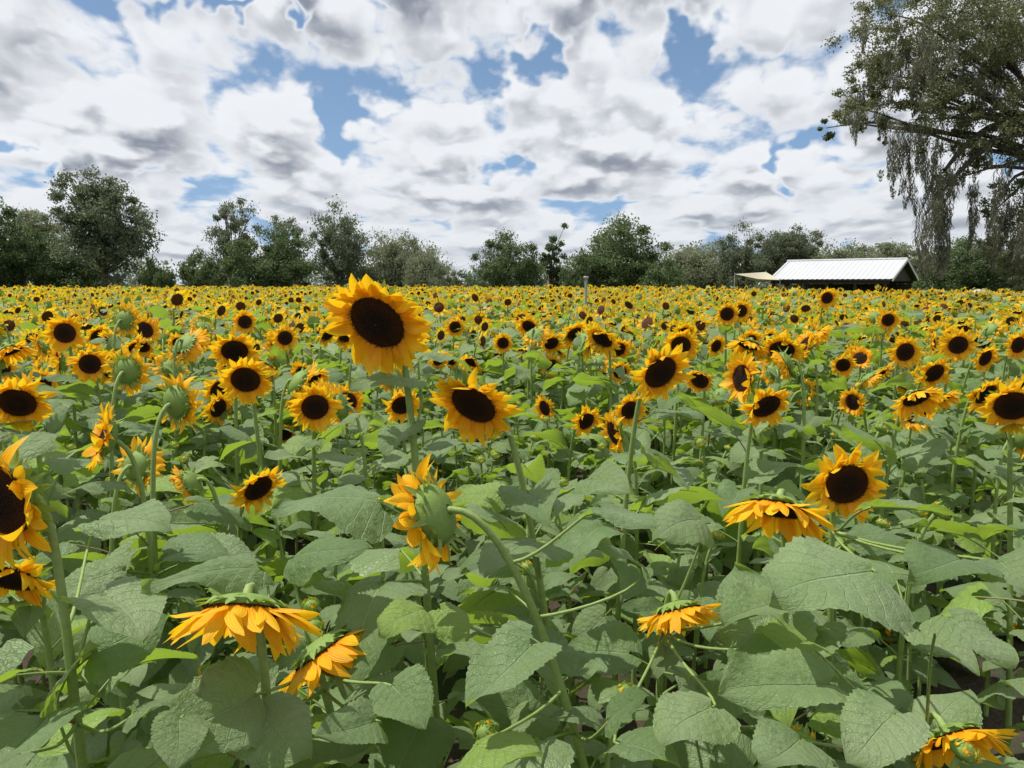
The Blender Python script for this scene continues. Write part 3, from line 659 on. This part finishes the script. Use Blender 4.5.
g=G(); zt=at(586,279,16)[2]; g.tube(np.array([[0,0,0],[0,0,zt]]),[.03,.03],8); g.box((0,0,zt+.03),(.10,.08,.06)); o=link('field_stake',g.mesh('field_stake',[GM])); o.location=p0; tag(o,'thin grey stake standing in the middle of the field','post')
# ---------------------------------------------------------------- light and sky
SE,SA=R(64),R(-80)
sd=Vector((math.sin(SA)*math.cos(SE),math.cos(SA)*math.cos(SE),math.sin(SE)))
sl=bpy.data.lights.new('sun','SUN'); sl.energy=5.; sl.angle=R(.5); sl.color=(1,.96,.88); so=bpy.data.objects.new('sun',sl); COL.objects.link(so); so.rotation_euler=sd.to_track_quat('Z','Y').to_euler()
w=bpy.data.worlds.new('World'); S.world=w; w.use_nodes=True; t=NT(w.node_tree)
sky=t.n('ShaderNodeTexSky',sky_type='NISHITA'); sky.sun_disc=False; sky.sun_elevation=SE; sky.sun_rotation=SA; sky.air_density=1.; sky.dust_density=.6; sky.ozone_density=1.2
skyc=t.v('SCALE',sky.outputs[0],.09)
dirv=t.n('ShaderNodeTexCoord').outputs['Generated']; sp=t.n('ShaderNodeSeparateXYZ'); t.put(sp.inputs[0],dirv)
X,Y,Z=sp.outputs; zp=t.m('ADD',t.m('MAXIMUM',Z,0.),.075)
cb=t.n('ShaderNodeCombineXYZ'); t.put(cb.inputs[0],t.m('DIVIDE',t.m('MULTIPLY',X,3.5),t.m('POWER',zp,.12))); t.put(cb.inputs[1],t.m('MULTIPLY',t.m('LOGARITHM',zp,2.71828),1.75)); Pc=cb.outputs[0]
yc=t.m('MAXIMUM',Y,.05); cb=t.n('ShaderNodeCombineXYZ'); t.put(cb.inputs[0],t.m('DIVIDE',X,yc)); t.put(cb.inputs[1],t.m('DIVIDE',Z,yc)); UVs=cb.outputs[0]
wn=t.v('SUBTRACT',t.noise(UVs,11,3,.6,out=1,dim='2D'),(.5,.5,.5)); UVd=t.v('ADD',UVs,t.v('SCALE',wn,.15))
def uvp(px,py):
    q_=at(px,py,1.)-np.array([0,0,CZ]); return q_[0]/q_[1],q_[2]/q_[1]
HO=[(50,150,85,13,-.2),(250,2,110,10,-.18),(532,50,18,32,-.22),(702,32,30,28,-.22),(335,125,16,36,-.15),(486,172,26,18,-.18),(792,155,13,26,-.18),(1000,165,26,20,-.15)]
bias=None
for px,py,rx,ry,s in HO:
    u0,v0=uvp(px,py); dd=t.v('LENGTH',t.v('MULTIPLY',t.v('SUBTRACT',UVd,(u0,v0,0)),(FPX/rx/1.5,FPX/ry/1.5,1.)))
    b_=t.mr(dd,0.,1.,s,0.); bias=b_ if bias is None else t.m('ADD',bias,b_)
def vor(P,sc):
    x=t.n('ShaderNodeTexVoronoi',feature='F1',voronoi_dimensions='2D'); t.put(x.inputs['Vector'],P); x.inputs['Scale'].default_value=sc; return x.outputs['Distance']
Pw0=t.v('SCALE',t.noise(Pc,4.,3,.55,out=1,dim='2D'),.20)
def dens(P,det,vs):
    n0=t.noise(P,1.0,1,.5,dim='2D'); n1=t.noise(P,3.,det,.56,dim='2D'); Pw=t.v('ADD',P,Pw0)
    s=t.m('ADD',t.m('MULTIPLY',n0,.20),t.m('MULTIPLY',n1,.34))
    for sc,a in vs: s=t.m('ADD',s,t.m('MULTIPLY',t.m('SUBTRACT',.45,vor(Pw,sc)),a))
    return s
V3=((1.6,.34),(3.8,.21),(8.5,.10)); BI=t.m('ADD',bias,.275)
d0=t.m('ADD',dens(Pc,6,V3),BI); Pu=t.v('ADD',Pc,(-.01,.14,0)); d1=t.m('ADD',dens(Pu,2,V3[:2]),BI)
msk=t.mr(d0,.37,.50)
lit=t.mr(t.m('SUBTRACT',d0,d1),-.14,.10); thick=t.mr(d0,.42,.64)
dark=t.m('MULTIPLY',thick,t.m('SUBTRACT',1.,t.m('MULTIPLY',lit,.95)))
cc=t.mix(dark,(.90,.92,.95),(.27,.30,.36))
hz=t.mr(Z,.0,.16,.35,0.); cc=t.mix(hz,cc,(.66,.72,.78))
skyc=t.mix(t.mr(Z,.0,.28,.75,.3),skyc,(.24,.45,.80))
full=t.mix(t.m('MULTIPLY',msk,.97),skyc,cc)
bg=t.n('ShaderNodeBackground'); t.put(bg.inputs[0],full); bg.inputs[1].default_value=1.; ow=t.n('ShaderNodeOutputWorld'); t.put(ow.inputs[0],bg.outputs[0])
w.cycles.sampling_method='MANUAL'; w.cycles.sample_map_resolution=256
